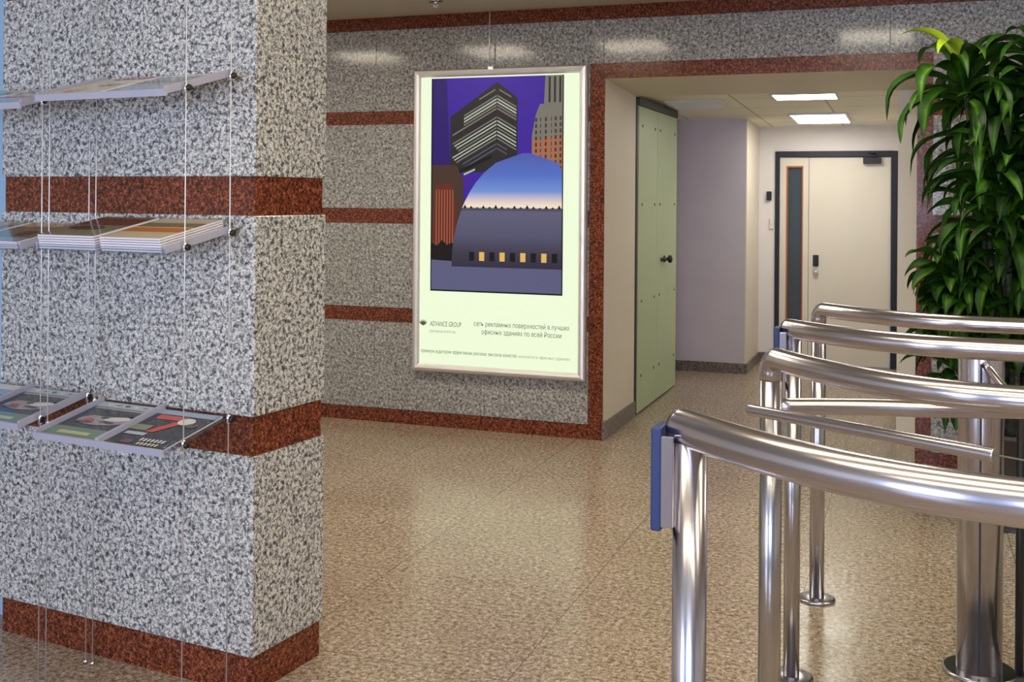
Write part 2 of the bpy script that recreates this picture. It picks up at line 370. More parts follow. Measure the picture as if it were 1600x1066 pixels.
d2 = empty('door_2', (-1.735, 7.2, 0), kind='structure'); T2 = rel(d2)
GX = -1.735
boxes([(GX-0.045, GX, 7.20, 7.765, 0.012, 2.06)]).build('door_leaf', M['green_door'], d2, 0.003, T2)
lf = boxes([(GX-0.045, GX, 7.772, 8.44, 0.012, 2.06)]).build('door_leaf', M['green_door'], d2, 0.003, T2)
hd = boxes([(GX-0.06, GX+0.004, 7.19, 8.45, 2.062, 2.115)]); hd.build('door_header', M['dark_steel'], d2, 0, T2)
boxes([(GX-0.07, GX-0.004, 7.155, 7.195, 0, 2.10)]).build('dark_gap_strip', M['dark_steel'], d2, 0, T2)  # dark strip put in as the shade of the gap between jamb and door
kn = MB(); kn.tube([(GX+0.001, 8.0, 1.0), (GX+0.008, 8.0, 1.0)], 0.026, 20)
kn.tube([(GX+0.0081, 8.0, 1.0), (GX+0.035, 8.0, 1.0)], 0.011, 16, False); kn.tube([(GX+0.030, 8.0, 1.0), (GX+0.036, 8.0, 1.0), (GX+0.055, 8.0, 1.0), (GX+0.062, 8.0, 1.0)], [0.016, 0.028, 0.028, 0.016], 20)
kn.tube([(GX+0.001, 7.90, 1.0), (GX+0.006, 7.90, 1.0), (GX+0.04, 7.90, 1.0)], [0.016, 0.012, 0.012], 16)
kn.build('door_knob', M['black'], lf, 0, T2)
for yy in (7.30, 7.68, 7.85, 8.36):
    for zz in (0.25, 0.75, 1.40, 1.93):
        rv = MB(); rv.tube([(GX+0.0005, yy, zz), (GX+0.004, yy, zz), (GX+0.006, yy, zz)], [0.011, 0.010, 0.005], 12)
        rv.build('rivet', M['rivet'], d2, 0, T2)

# ------------------------------------------------------------------ lamps
def ceiling_lamp(name, cx, cy, z, sx, sy, m, label, group, tilt=0.0, cat='ceiling light', th=0.02):
    r = empty(name, (cx, cy, z), label, cat, group); r.rotation_euler = (tilt, 0, 0)
    w = 0.018
    boxes([(-sx/2-w, -sx/2, -sy/2-w, sy/2+w, -th, -0.001), (sx/2, sx/2+w, -sy/2-w, sy/2+w, -th, -0.001), (-sx/2, sx/2, -sy/2-w, -sy/2, -th, -0.001), (-sx/2, sx/2, sy/2, sy/2+w, -th, -0.001)]).build('frame', M['lamp_frame'], r)
    boxes([(-sx/2, sx/2, -sy/2, sy/2, -th+0.006, -0.001)]).build('diffuser', m, r)
    return r
tl = math.atan(-0.0263)
ceiling_lamp('ceiling_light', -0.705, 7.62, cz(7.62), 0.40, 0.30, M['lit_corr'], 'lit corridor ceiling light nearest the granite opening', 'corridor ceiling lights', tl)
ceiling_lamp('ceiling_light', -0.725, 9.19, cz(9.19), 0.41, 0.72, M['lit_corr'], 'lit corridor ceiling light nearer the cream door', 'corridor ceiling lights', tl)
ceiling_lamp('ceiling_light', -1.49, 8.0, cz(8.0), 0.36, 0.42, M['unlit'], 'unlit bluish-white ceiling light above the open green door', 'corridor ceiling lights', tl)
LX = [-4.19, -3.06, -1.98, -0.27, 1.0, 2.2]
for k, ly in enumerate((4.68, 2.25, 1.3, 0.35)):
    for j, lx in enumerate(LX if k == 0 else (-1.05, -0.2, 0.65, 1.5)):
        ceiling_lamp('ceiling_light', lx, ly, CEIL, 0.47 if k == 0 else 0.78, 0.60 if k == 0 else 0.34, M['lit_warm'] if k == 0 else M['lit_strip'], 'warm square lobby ceiling light seen only as a reflection in granite and steel', 'lobby ceiling lights')

# sprinkler on the lobby ceiling
sp = empty('fire_sprinkler', (-2.637, 5.904, CEIL), 'chrome fire sprinkler head hanging from the lobby ceiling above the lit poster', 'sprinkler')
m = MB(); m.lathe([(0.032, -0.001), (0.032, -0.004), (0.024, -0.009)], n=24); m.build('escutcheon', M['chrome'], sp)
m = MB(); m.lathe([(0.012, -0.0092), (0.012, -0.02), (0.006, -0.023)], n=16)
for sg in (-1, 1): m.tube([(sg*0.010, 0, -0.018), (sg*0.014, 0, -0.03), (sg*0.004, 0, -0.042)], 0.0028, 8)
m.lathe([(0.003, -0.023), (0.004, -0.034), (0.003, -0.042)], n=12); m.build('frame_arms', M['chrome'], sp)
m = MB(); m.lathe([(0.005, -0.0421), (0.021, -0.0445), (0.021, -0.046), (0.005, -0.0475)], n=20); m.build('deflector', M['chrome'], sp)
for sg in (-1, 1): boxes([(sg*0.03-0.012, sg*0.03+0.012, -0.004, 0.004, -0.014, -0.0092)]).build('cover_tab', M['dark_steel'], sp)

# ------------------------------------------------------------------ lit poster on the granite wall
PX0, PX1, PZ0, PZ1, PY = -2.970, -1.842, 0.352, 2.236, 6.31
lb = empty('poster_lightbox', ((PX0+PX1)/2, WY, PZ0), 'tall backlit city poster in a silver frame hanging on the grey granite wall', 'poster')
TL = rel(lb)
fr = MB(); fw = 0.047
def bar(p0, p1, q0, q1):       # one mitred side: outer edge p0-p1, inner edge q0-q1 (x, z); rounded snap-frame section
    prof = [(0.0, PY+0.055), (0.0, PY+0.014), (0.18, PY+0.004), (0.5, PY), (0.8, PY+0.005), (1.0, PY+0.016), (1.0, PY+0.024)]
    vs_ = []
    for (a, b_) in ((p0, q0), (p1, q1)):
        for t_, y in prof: vs_.append((a[0]+(b_[0]-a[0])*t_, y, a[1]+(b_[1]-a[1])*t_))
    n = len(prof); fr.add(vs_, [(i, i+1, n+i+1, n+i) for i in range(n-1)], 0, False)
o_ = [(PX0, PZ0), (PX1, PZ0), (PX1, PZ1), (PX0, PZ1)]; i_ = [(PX0+fw, PZ0+fw), (PX1-fw, PZ0+fw), (PX1-fw, PZ1-fw), (PX0+fw, PZ1-fw)]
for k in range(4): bar(o_[k], o_[(k+1) % 4], i_[k], i_[(k+1) % 4])
fr.build('frame', M['alu'], lb, 0, TL)
boxes([(PX0+0.002, PX1-0.002, PY+0.03, WY-0.0005, PZ0+0.002, PZ1-0.002)]).build('housing', M['alu'], lb, 0, TL)
cb = boxes([(-2.468, -2.434, PY-0.003, PY+0.02, PZ1-0.014, PZ1+0.008)]); clip = cb.build('top_clip', M['wire'], lb, 0.002, TL)
cb = MB(); cb.tube([(-2.463, PY+0.012, PZ1+0.002), (-2.463, PY+0.012, CEIL-0.001)], 0.0042, 10); cb.build('hanging_cable', M['wire'], lb, 0, TL)

# the print: white sheet, night city picture, writing (flat layers in the lightbox)
ix0, ix1, iz0, iz1 = PX0+fw, PX1-fw, PZ0+fw, PZ1-fw
boxes([(ix0, ix1, PY+0.020, PY+0.026, iz0, iz1)]).build('backlit_sheet', ink('sheet', 240, 253, 220), lb, 0, TL)
IN = [ink('violet_sky', 62, 32, 150), ink('deep_violet', 44, 24, 104), ink('tower_dark', 42, 38, 40), ink('lit_windows', 176, 184, 168), ink('grey_stone', 120, 116, 106),
      ink('orange_stone', 168, 104, 72), ink('red_brick', 104, 40, 32), ink('black', 22, 18, 20), ink('blue', 74, 96, 176), ink('light_blue', 104, 142, 206), ink('pale_pink', 232, 206, 196),
      ink('cream', 248, 236, 208), ink('slate', 88, 88, 108), ink('plaza', 92, 92, 126), ink('warm', 226, 182, 96), ink('mid_blue', 84, 112, 192), ink('dark_slate', 56, 52, 62), ink('brown', 70, 50, 42)]
def ink_gradient(stops):
    m = ink('dome_gradient', 80, 90, 160); N, L, b = nodes(m); sx = N.new('ShaderNodeSeparateXYZ'); L.new(obj_coord(N), sx.inputs[0])
    mr = N.new('ShaderNodeMapRange'); mr.inputs['From Min'].default_value = 2.180-1.323*120/340-PZ0; mr.inputs['From Max'].default_value = 2.180-1.323*300/340-PZ0
    L.new(sx.outputs['Z'], mr.inputs['Value'])
    L.new(ramp(N, L, mr.outputs[0], [((v-120)/180, srgb(*c)) for v, c in stops]), b.inputs['Emission Color']); return m
IN.append(ink_gradient([(120, (78, 90, 168)), (155, (84, 112, 196)), (180, (116, 146, 212)), (192, (206, 196, 206)), (198, (240, 216, 196)), (205, (250, 238, 214)), (207.5, (60, 54, 60)), (212, (96, 94, 114)), (250, (84, 82, 104)), (275, (62, 56, 66)), (298, (46, 40, 46))]))
pic = MB(); ax0, ax1, az0, az1 = -2.849, -1.986, 0.857, 2.180
def P2(u, v, lay): return (ax0+(ax1-ax0)*u/206.0, PY+0.0195-lay*0.0003, az1-(az1-az0)*v/340.0)   # u, v: picture units
def pg(pts, mi, lay): pic.poly([P2(u, v, lay) for u, v in reversed(pts)], mi)
pg([(0, 0), (206, 0), (206, 340), (0, 340)], 0, 0)
pg([(0, 0), (24, 0), (30, 140), (0, 140)], 1, 1)
# left lower blocks, brick tower and trees
pg([(0, 138), (40, 138), (52, 160), (52, 300), (0, 300)], 17, 2.5)
pg([(6, 172), (30, 168), (40, 200), (40, 280), (2, 280)], 6, 2.8)
for k in range(7): pg([(8+k*4.4, 178), (9.2+k*4.4, 178), (9.2+k*4.4, 266), (8+k*4.4, 266)], 5, 3.2)
pg([(0, 262), (10, 268), (18, 258), (26, 266), (34, 262), (46, 274), (60, 270), (60, 300), (0, 300)], 7, 4)
# dark corner tower with lit floors
pg([(30, 62), (104, 8), (136, 34), (136, 150), (30, 150)], 2, 1)
def band(v0, v1, mi, a0=32, a1=134, gap=0.0):     # a floor band that breaks at the tower's corner (u = 104)
    f = lambda u, v: min(150.0, v + ((104-u)*0.60 if u < 104 else (u-104)*0.62))
    pg([(a0, f(a0, v0)), (104-gap, f(104-gap, v0)), (104-gap, f(104-gap, v1)), (a0, f(a0, v1))], mi, 2)
    pg([(104+gap, f(104+gap, v0)), (a1, f(a1, v0)), (a1, f(a1, v1)), (104+gap, f(104+gap, v1))], mi, 2)
band(17, 19.5, 4, 76, 126, 3)
for k, (v, m_) in enumerate([(28, 4), (33, 3), (38, 3), (43, 4), (48, 4)]): band(v, v+2.6, m_, 52 if k < 4 else 34, 134, 0.5)
for k, v in enumerate([62, 67.5, 73, 78.5, 84, 89.5, 95]): band(v, v+2.3, 3 if k % 3 else 4, 34+3*(k % 4), 134, 0.6)
for k, v in enumerate([104, 111]): band(v, v+2.0, 12, 50, 120, 0.5)
pg([(44, 146), (96, 122), (96, 128), (46, 152)], 7, 3); pg([(52, 152), (70, 144), (70, 147), (53, 155)], 3, 4)
# right stone tower
pg([(178, 0), (206, 0), (206, 46), (176, 46)], 4, 1)
for k in range(3): pg([(183+k*8, 2), (186+k*8, 2), (186+k*8, 42), (183+k*8, 42)], 2, 2)
pg([(170, 44), (206, 44), (206, 160), (158, 160), (158, 92), (164, 60)], 4, 1)
pg([(160, 100), (206, 92), (206, 160), (158, 160)], 5, 2)
for r in range(9):
    for k in range(6): pg([(163+k*7.4, 66+r*9.6-k*0.5), (166+k*7.4, 66+r*9.6-k*0.5), (166+k*7.4, 72+r*9.6-k*0.5), (163+k*7.4, 72+r*9.6-k*0.5)], 17, 3)
for k in range(3): pg([(172+k*13, 60), (174+k*13, 60), (174+k*13, 150), (172+k*13, 150)], 4, 4)
# plain smooth round pavilion dome on a plaza
pg([(0, 290), (206, 300), (206, 340), (0, 340)], 13, 5)
cx_, bz, rx, rz = 150.0, 296.0, 116.0, 176.0
def dome(v0, v1, mi, lay, k=1.0):
    L_, R2 = [], []
    for i in range(13):
        v = v0+(v1-v0)*i/12; h = max(0.0, 1-((bz-v)/rz)**2)**0.5*rx*k
        L_.append((cx_-h, v)); R2.append((min(206, cx_+h), v))
    pg(R2[::-1]+L_ if False else L_+R2[::-1], mi, lay)
dome(120.2, 300, 18, 6)
for k in range(9): pg([(62+k*16, 276), (70+k*16, 276), (70+k*16, 290), (62+k*16, 290)], 14 if k % 2 else 7, 17)
for k in range(16): pg([(52+k*9.7, 207), (55+k*9.7, 201+(k*7) % 5), (58+k*9.7, 207)], 7, 16)
pg([(0, 340), (0, 337.5), (206, 337.5), (206, 340)], 7, 18); pg([(0, 0), (1.5, 0), (1.5, 340), (0, 340)], 7, 18); pg([(204.5, 0), (206, 0), (206, 340), (204.5, 340)], 7, 18)
pic.build('city_picture', IN, lb, 0, TL)

dark_ink = ink('grey_letters', 84, 92, 72); pale_ink = ink('pale_letters', 150, 158, 130)
def text_mesh(body, x, z, size, width, y, shear=0.0):
    c = bpy.data.curves.new('t', 'FONT'); c.body = body; c.size = 1.0; c.shear = shear; c.fill_mode = 'NONE'; c.resolution_u = 3
    o = bpy.data.objects.new('t', c); COL.objects.link(o); bpy.context.view_layer.update()
    me = bpy.data.meshes.new_from_object(o.evaluated_get(bpy.context.evaluated_depsgraph_get()))
    bpy.data.objects.remove(o); bpy.data.curves.remove(c)
    nb = {}
    for e in me.edges:
        p, q = e.vertices; nb.setdefault(p, []).append(q); nb.setdefault(q, []).append(p)
    loops, seen = [], set()
    for st in range(len(me.vertices)):       # vertices of one outline are stored in its drawing order
        if st in seen or st not in nb: continue
        lp = [st]; seen.add(st); cur = st+1 if st+1 in nb[st] else nb[st][0]
        while cur not in seen:
            lp.append(cur); seen.add(cur); nx = [q for q in nb[cur] if q not in seen]
            if not nx: break
            cur = nx[0]
        if len(lp) > 2: loops.append([me.vertices[i].co.copy() for i in lp])
    bpy.data.meshes.remove(me)
    area = lambda L_: sum(p.x*q.y-q.x*p.y for p, q in zip(L_, L_[1:]+L_[:1]))/2
    def inside(p, L_):
        r = False
        for a, b in zip(L_, L_[1:]+L_[:1]):
            if (a.y > p.y) != (b.y > p.y) and p.x < (b.x-a.x)*(p.y-a.y)/(b.y-a.y)+a.x: r = not r
        return r
    sg = area(max(loops, key=lambda L_: abs(area(L_)))) > 0
    outer = [L_ for L_ in loops if (area(L_) > 0) == sg]; holes = [L_ for L_ in loops if (area(L_) > 0) != sg]
    own = {i: [] for i in range(len(outer))}
    for h in holes:
        c_ = [i for i in range(len(outer)) if all(inside(p, outer[i]) for p in h)]
        if c_: own[min(c_, key=lambda i: abs(area(outer[i])))].append(h)
    xs = [p.x for L_ in loops for p in L_]; x0 = min(xs); sx = width/(max(xs)-x0)
    vs_, fs = [], []
    for i, L_ in enumerate(outer):
        base = len(vs_); grp = [L_]+own[i]
        vs_ += [(x+(p.x-x0)*sx, y, z+p.y*size) for g_ in grp for p in g_]
        fs += [tuple(base+k for k in t_) for t_ in tessellate_polygon(grp)]
    return vs_, fs
ly = PY+0.0192; LT = {n_: MB() for n_ in ('brand_lettering', 'tagline_lettering', 'headline_lettering', 'footer_lettering')}
for body, x, z, size, w, sh, mi in (
    ('ADVANCE GROUP', -2.852, 0.637, 0.044, 0.213, 0.15, 0),
    ('\u0440\u0435\u043a\u043b\u0430\u043c\u043d\u043e\u0435 \u0430\u0433\u0435\u043d\u0442\u0441\u0442\u0432\u043e', -2.852, 0.597, 0.026, 0.176, 0.0, 1),
    ('\u0441\u0435\u0442\u044c \u0440\u0435\u043a\u043b\u0430\u043c\u043d\u044b\u0445 \u043f\u043e\u0432\u0435\u0440\u0445\u043d\u043e\u0441\u0442\u0435\u0439 \u0432 \u043b\u0443\u0447\u0448\u0438\u0445', -2.556, 0.650, 0.042, 0.615, 0.0, 0),
    ('\u043e\u0444\u0438\u0441\u043d\u044b\u0445 \u0437\u0434\u0430\u043d\u0438\u044f\u0445 \u043f\u043e \u0432\u0441\u0435\u0439 \u0420\u043e\u0441\u0441\u0438\u0438', -2.505, 0.602, 0.042, 0.515, 0.0, 0),
    ('\u043f\u0440\u0435\u043c\u0438\u0443\u043c \u0430\u0443\u0434\u0438\u0442\u043e\u0440\u0438\u044f \u044d\u0444\u0444\u0435\u043a\u0442\u0438\u0432\u043d\u0430\u044f \u0440\u0435\u043a\u043b\u0430\u043c\u0430, \u0432\u044b\u0441\u043e\u043a\u043e\u0435 \u043a\u0430\u0447\u0435\u0441\u0442\u0432\u043e', -2.912, 0.470, 0.030, 0.64, 0.0, 0),
    ('\u043a\u043e\u043d\u0442\u0430\u043a\u0442\u0430 \u0432 \u043e\u0444\u0438\u0441\u043d\u044b\u0445 \u0437\u0434\u0430\u043d\u0438\u044f\u0445', -2.26, 0.470, 0.026, 0.325, 0.0, 1)):
    v_, f_ = text_mesh(body, x, z, size, w, ly, sh); LT['footer_lettering' if z < 0.5 else ('headline_lettering' if x > -2.6 else 'brand_lettering' if mi == 0 else 'tagline_lettering')].add(v_, f_, mi)
EM = MB()
for a in (0.0, 0.36, -0.36, 0.75, -0.75):         # the small sprig emblem left of the name
    c, s_ = math.cos(a), math.sin(a); q = [(0, 0), (-0.006, 0.02), (0, 0.042), (0.006, 0.02)]
    EM.poly([(-2.898+x*c-z*s_, ly, 0.636+x*s_+z*c) for x, z in q][::-1], 0)
EM.build('sprig_emblem', dark_ink, lb, 0, TL)
for n_, mb_ in LT.items(): mb_.build(n_, [dark_ink, pale_ink], lb, 0, TL)

# ------------------------------------------------------------------ brochure display on the pillar
# pillar axes: x = u along the front (0 at the right corner), y = -d in front of the face
def at_pillar(o): o.matrix_world = PT @ Matrix.Translation(o.location); return o
def cable(u, d, label, grips):
    r = empty('display_cable', (u, -d, 0), label, 'cable', 'steel cables of the brochure display')
    m = MB(); m.tube([(0, 0, 0.004), (0, 0, CEIL-0.004)], 0.0016, 8); m.build('steel_wire', M['wire'], r)
    for z in (0.0, CEIL-0.012):
        m = MB(); m.lathe([(0.007, z+0.0005), (0.007, z+0.011)], n=12); m.build('anchor', M['chrome'], r)
    for z, sg in grips:
        m = MB(); m.lathe([(0.004, z-0.014), (0.006, z-0.012), (0.006, z+0.012), (0.004, z+0.014)], n=12)
        g = m.build('grip', M['chrome'], r)
        m = MB(); w_ = 0.017 if u > -0.1 else 0.0115; m.tube([(sg*0.006, 0, z), (sg*0.009, 0, z), (sg*w_, 0, z)], [0.0085, 0.010, 0.007], 14); m.build('clamp_screw', M['black'], g)
    return at_pillar(r)
ANG = {'bottom': (0.752, 0.806), 'middle': (1.290, 1.339), 'top': (1.718, 1.790)}
DZ = {'bottom': 0.016, 'middle': -0.004, 'top': -0.018}
D0, D1 = 0.032, 0.288
def zz(level, d, left=False):
    z0, z1 = ANG[level]; return z0+(z1-z0)*(D1-d)/(D1-D0) + (DZ[level] if left else 0)
gR = lambda d: [(zz(l, d)+0.004, 1) for l in ANG]
cable(-0.050, 0.05, 'rear steel cable at the right end of the magazine trays', gR(0.05))
cable(-0.050, 0.23, 'front steel cable at the right end of the magazine trays', gR(0.23))
gM = lambda d: [(zz(l, d)+0.004, -1) for l in ANG]
gL = lambda d: [(zz(l, d, True)+0.004, 1) for l in ANG]
cable(-0.578, 0.05, 'rear steel cable between the two tray columns, right of its pair', gM(0.05))
cable(-0.572, 0.23, 'front steel cable between the two tray columns, right of its pair', gM(0.23))
cable(-0.607, 0.05, 'rear steel cable between the two tray columns, left of its pair', gL(0.05))
cable(-0.602, 0.23, 'front steel cable between the two tray columns, left of its pair', gL(0.23))

TW = 0.495
def tray_matrix(level, left):
    # local tray: x 0..TW, y 0 (front) .. L (back), z up; tilted so the back is higher
    z0, z1 = ANG[level]; L_ = math.hypot(D1-D0, z1-z0); a = math.atan2(z1-z0, D1-D0)
    u0 = (-0.062-TW) if not left else (-0.618-TW)
    return PT @ Matrix.Translation((u0, -D1, z0+(DZ[level] if left else 0))) @ Matrix.Rotation(a, 4, 'X'), L_
def tray(level, left, label):
    T, L_ = tray_matrix(level, left)
    r = empty('magazine_tray', (0, 0, 0), label, 'tray', 'clear acrylic magazine trays'); r.matrix_world = T
    boxes([(0, TW, 0, L_, -0.005, -0.001)]).build('base_sheet', M['acrylic'], r)
    m = MB(); m.box(0, TW, -0.006, 0.0, -0.005, 0.014); m.build('front_lip', M['acrylic_edge'] if level != 'middle' else M['acrylic'], r)
    for k, x in enumerate((0.0, TW-0.008)):
        boxes([(x, x+0.008, 0.0001, L_, -0.0009, 0.020)]).build('side_bar', M['acrylic_edge'] if not (level == 'bottom' and not left and k == 1) else M['acrylic'], r, 0.001)
    if level == 'bottom': boxes([(TW/2-0.006, TW/2+0.006, 0.0001, L_, -0.0009, 0.020)]).build('divider', M['acrylic_edge'], r, 0.001)
    m = MB(); m.box(0.008, TW-0.008, L_-0.004, L_, -0.0009, 0.012); m.build('back_lip', M['acrylic'], r)
    return r
SIDE = {False: 'right-hand', True: 'left-hand'}
for lv in ('top', 'middle', 'bottom'):
    for lf_ in (False, True):
        tray(lv, lf_, '%s clear acrylic tray on the %s row of the brochure display' % (SIDE[lf_], lv))

def cov(name, r, g, b): return mat('cover_'+name, srgb(r, g, b), 0.22, spec=0.6, coat=0.3)
CV = [cov('dark', 40, 42, 48), cov('grey', 156, 146, 144), cov('green', 108, 130, 108), cov('yellow', 190, 190, 130), cov('red', 196, 62, 44), cov('white', 222, 218, 214), cov('black', 28, 26, 28),
      cov('cream', 222, 212, 178), cov('brown', 92, 60, 50), cov('ochre', 190, 142, 60), cov('olive', 128, 134, 104), cov('pale_blue', 176, 192, 202), cov('plum', 96, 60, 72), cov('sky', 150, 168, 190), cov('orange', 214, 128, 70)]
def blob(m, cx, cy, rx, ry, z, mi, n=18, a0=0, a1=2*PI, rot=0.0):
    pts = []
    for k in range(n):
        a = a0+(a1-a0)*k/(n-1 if a1-a0 < 6.2 else n); x, y = rx*math.cos(a), ry*math.sin(a)
        pts.append((cx+x*math.cos(rot)-y*math.sin(rot), cy+x*math.sin(rot)+y*math.cos(rot), z))
    m.poly(pts, mi)
def rect(m, x0, x1, y0, y1, z, mi): m.poly([(x0, y0, z), (x1, y0, z), (x1, y1, z), (x0, y1, z)], mi)
def cover_art(kind, w, h, z):
    m = MB(); e = 0.0004
    if kind == 'portrait':        # pale sleeping face across a dark page, green lower strip
        rect(m, 0, w, 0, h, z, 0); rect(m, 0, w, 0, h*0.27, z+e, 2); rect(m, w*0.2, w*0.75, h*0.10, h*0.17, z+2*e, 3)
        rect(m, 0, w, h*0.86, h, z+e, 11); rect(m, 0.01, w*0.95, h*0.80, h*0.85, z+e, 1)
        blob(m, w*0.56, h*0.52, w*0.43, h*0.15, z+2*e, 1, rot=0.10); blob(m, w*0.74, h*0.57, w*0.20, h*0.06, z+3*e, 5, rot=0.2); blob(m, w*0.33, h*0.48, w*0.09, h*0.035, z+4*e, 4); blob(m, w*0.30, h*0.42, w*0.16, h*0.03, z+3*e, 12); blob(m, w*0.52, h*0.57, w*0.07, h*0.025, z+4*e, 0); blob(m, w*0.70, h*0.46, w*0.10, h*0.018, z+5*e, 0)
        for k in range(5): blob(m, w*(0.2+0.16*k), h*0.93, w*0.045, h*0.025, z+2*e, (5, 1, 12, 5, 1)[k])
        blob(m, w*0.60, h*0.66, w*0.34, h*0.04, z+4*e, 6, rot=0.1); blob(m, w*0.64, h*0.47, w*0.12, h*0.02, z+4*e, 12)
    elif kind == 'orange':        # black page with an orange-red figure and white headline strokes
        rect(m, 0, w, 0, h, z, 6); rect(m, 0, w, h*0.88, h, z+e, 13)
        m.poly([(w*0.10, h*0.86, z+2*e), (w*0.12, h*0.74, z+2*e), (w*0.58, h*0.74, z+2*e), (w*0.62, h*0.84, z+2*e)][::1], 4)
        m.poly([(w*0.30, h*0.40, z+2*e), (w*0.44, h*0.40, z+2*e), (w*0.66, h*0.70, z+2*e), (w*0.50, h*0.70, z+2*e)], 4)
        blob(m, w*0.66, h*0.74, w*0.13, h*0.09, z+3*e, 5); blob(m, w*0.82, h*0.66, w*0.10, h*0.06, z+3*e, 8)
        rect(m, w*0.06, w*0.40, h*0.30, h*0.37, z+2*e, 11); rect(m, 0, w*0.3, h*0.42, h*0.56, z+2*e, 10)
        for k in range(7): rect(m, w*(0.46+0.06*k), w*(0.495+0.06*k), h*(0.17), h*(0.24), z+3*e, 5)
        for k in range(6): rect(m, w*(0.50+0.06*k), w*(0.535+0.06*k), h*(0.08), h*(0.14), z+3*e, 7)
        blob(m, w*0.30, h*0.13, w*0.10, h*0.05, z+2*e, 12)
    elif kind == 'beige':
        rect(m, 0, w, 0, h, z, 7); blob(m, w*0.35, h*0.20, w*0.18, h*0.10, z+e, 14); blob(m, w*0.65, h*0.5, w*0.2, h*0.08, z+e, 10); rect(m, w*0.3, w*0.95, h*0.86, h, z+2*e, 4)
    elif kind == 'sea':
        rect(m, 0, w, 0, h, z, 11); rect(m, 0, w, 0, h*0.3, z+e, 13); rect(m, 0, w*0.7, h*0.42, h*0.52, z+e, 4); rect(m, 0, w, h*0.7, h*0.86, z+e, 10)
    elif kind == 'brown':
        rect(m, 0, w, 0, h, z, 10); rect(m, 0, w, h*0.55, h*0.9, z+e, 8); blob(m, w*0.4, h*0.4, w*0.3, h*0.1, z+2*e, 0)
    elif kind == 'ochre':
        rect(m, 0, w, 0, h, z, 2); rect(m, 0, w*0.8, h*0.72, h, z+e, 9); blob(m, w*0.62, h*0.42, w*0.16, h*0.14, z+e, 8); rect(m, 0, w, 0, h*0.2, z+e, 13)
    elif kind == 'warm':
        rect(m, 0, w, 0, h, z, 7); rect(m, 0, w, h*0.3, h*0.5, z+e, 14); rect(m, 0, w, h*0.55, h*0.75, z+e, 10); rect(m, 0, w, h*0.82, h*0.95, z+e, 5)
    elif kind == 'silver':
        rect(m, 0, w, 0, h, z, 13); rect(m, 0, w*0.9, h*0.5, h*0.7, z+e, 10); rect(m, 0, w, h*0.85, h, z+e, 5)
    return m
MW, MH = 0.222, 0.252
def magazine(level, left, slot, k, n, th, kind, label, group, skew=0.0):
    T, L_ = tray_matrix(level, left)
    x0 = 0.012+slot*(TW/2-0.004)+random.uniform(-0.001, 0.001)*(n > 1)
    r = empty('magazine', (0, 0, 0), label, 'magazine', group)
    r.matrix_world = T @ Matrix.Translation((x0, 0.0025, 0.0003+k*(th+0.0004)))
    bx = MB(); nseg = 10; up = 0.006 if level == 'top' else 0.0
    # pages: a thin block with slightly wavy leaves at the fore-edge
    bx.box(0, MW, 0, MH, 0, th*0.86); bx.build('pages', M['paper'], r, 0.0006, seg=1)
    ca = cover_art(kind, MW, MH, th*0.88); ca.build('cover', CV, r)
    return r
ORD = {1: 'top', 2: 'second', 3: 'third', 4: 'fourth', 5: 'fifth', 6: 'sixth'}
def stack(level, left, slot, n, th, kinds, top, what):
    for k in range(n):
        pos = n-k
        lab = '%s magazine, %s pile of %s row' % ({1: 'topmost '+top}.get(pos, ORD[pos].capitalize()+' from top white-edged'), what, level)
        magazine(level, left, slot, k, n, th, kinds[0] if k == n-1 else kinds[-1], lab, 'magazines on the %s tray row' % level)
magazine('bottom', False, 0, 0, 1, 0.008, 'portrait', 'dark magazine with a pale face, left slot of the bottom right-hand tray', 'magazines on the bottom tray row')
magazine('bottom', False, 1, 0, 1, 0.006, 'orange', 'black magazine with an orange-red figure, right slot of the bottom right-hand tray', 'magazines on the bottom tray row')
magazine('bottom', True, 1, 0, 1, 0.008, 'portrait', 'dark magazine with a pale face, right slot of the bottom left-hand tray', 'magazines on the bottom tray row')
magazine('bottom', True, 0, 0, 1, 0.008, 'silver', 'pale blue-grey magazine at the left photo edge, left slot of the bottom left-hand tray', 'magazines on the bottom tray row')
stack('middle', False, 1, 6, 0.0064, ['warm', 'silver'], 'cream and tan', 'rightmost')
stack('middle', False, 0, 6, 0.0066, ['brown', 'silver'], 'dark brown', 'second from right')
stack('middle', True, 1, 4, 0.0050, ['ochre', 'silver'], 'green and ochre', 'third from right')
stack('middle', True, 0, 4, 0.0050, ['ochre', 'silver'], 'green and ochre', 'far left')
stack('top', False, 1, 2, 0.0060, ['silver', 'silver'], 'grey-blue', 'rightmost')
stack('top', False, 0, 2, 0.0060, ['beige', 'silver'], 'beige red-cornered', 'second from right')
stack('top', True, 1, 2, 0.0050, ['sea', 'silver'], 'pale blue', 'third from right')
stack('top', True, 0, 2, 0.0050, ['sea', 'silver'], 'pale blue', 'far left')

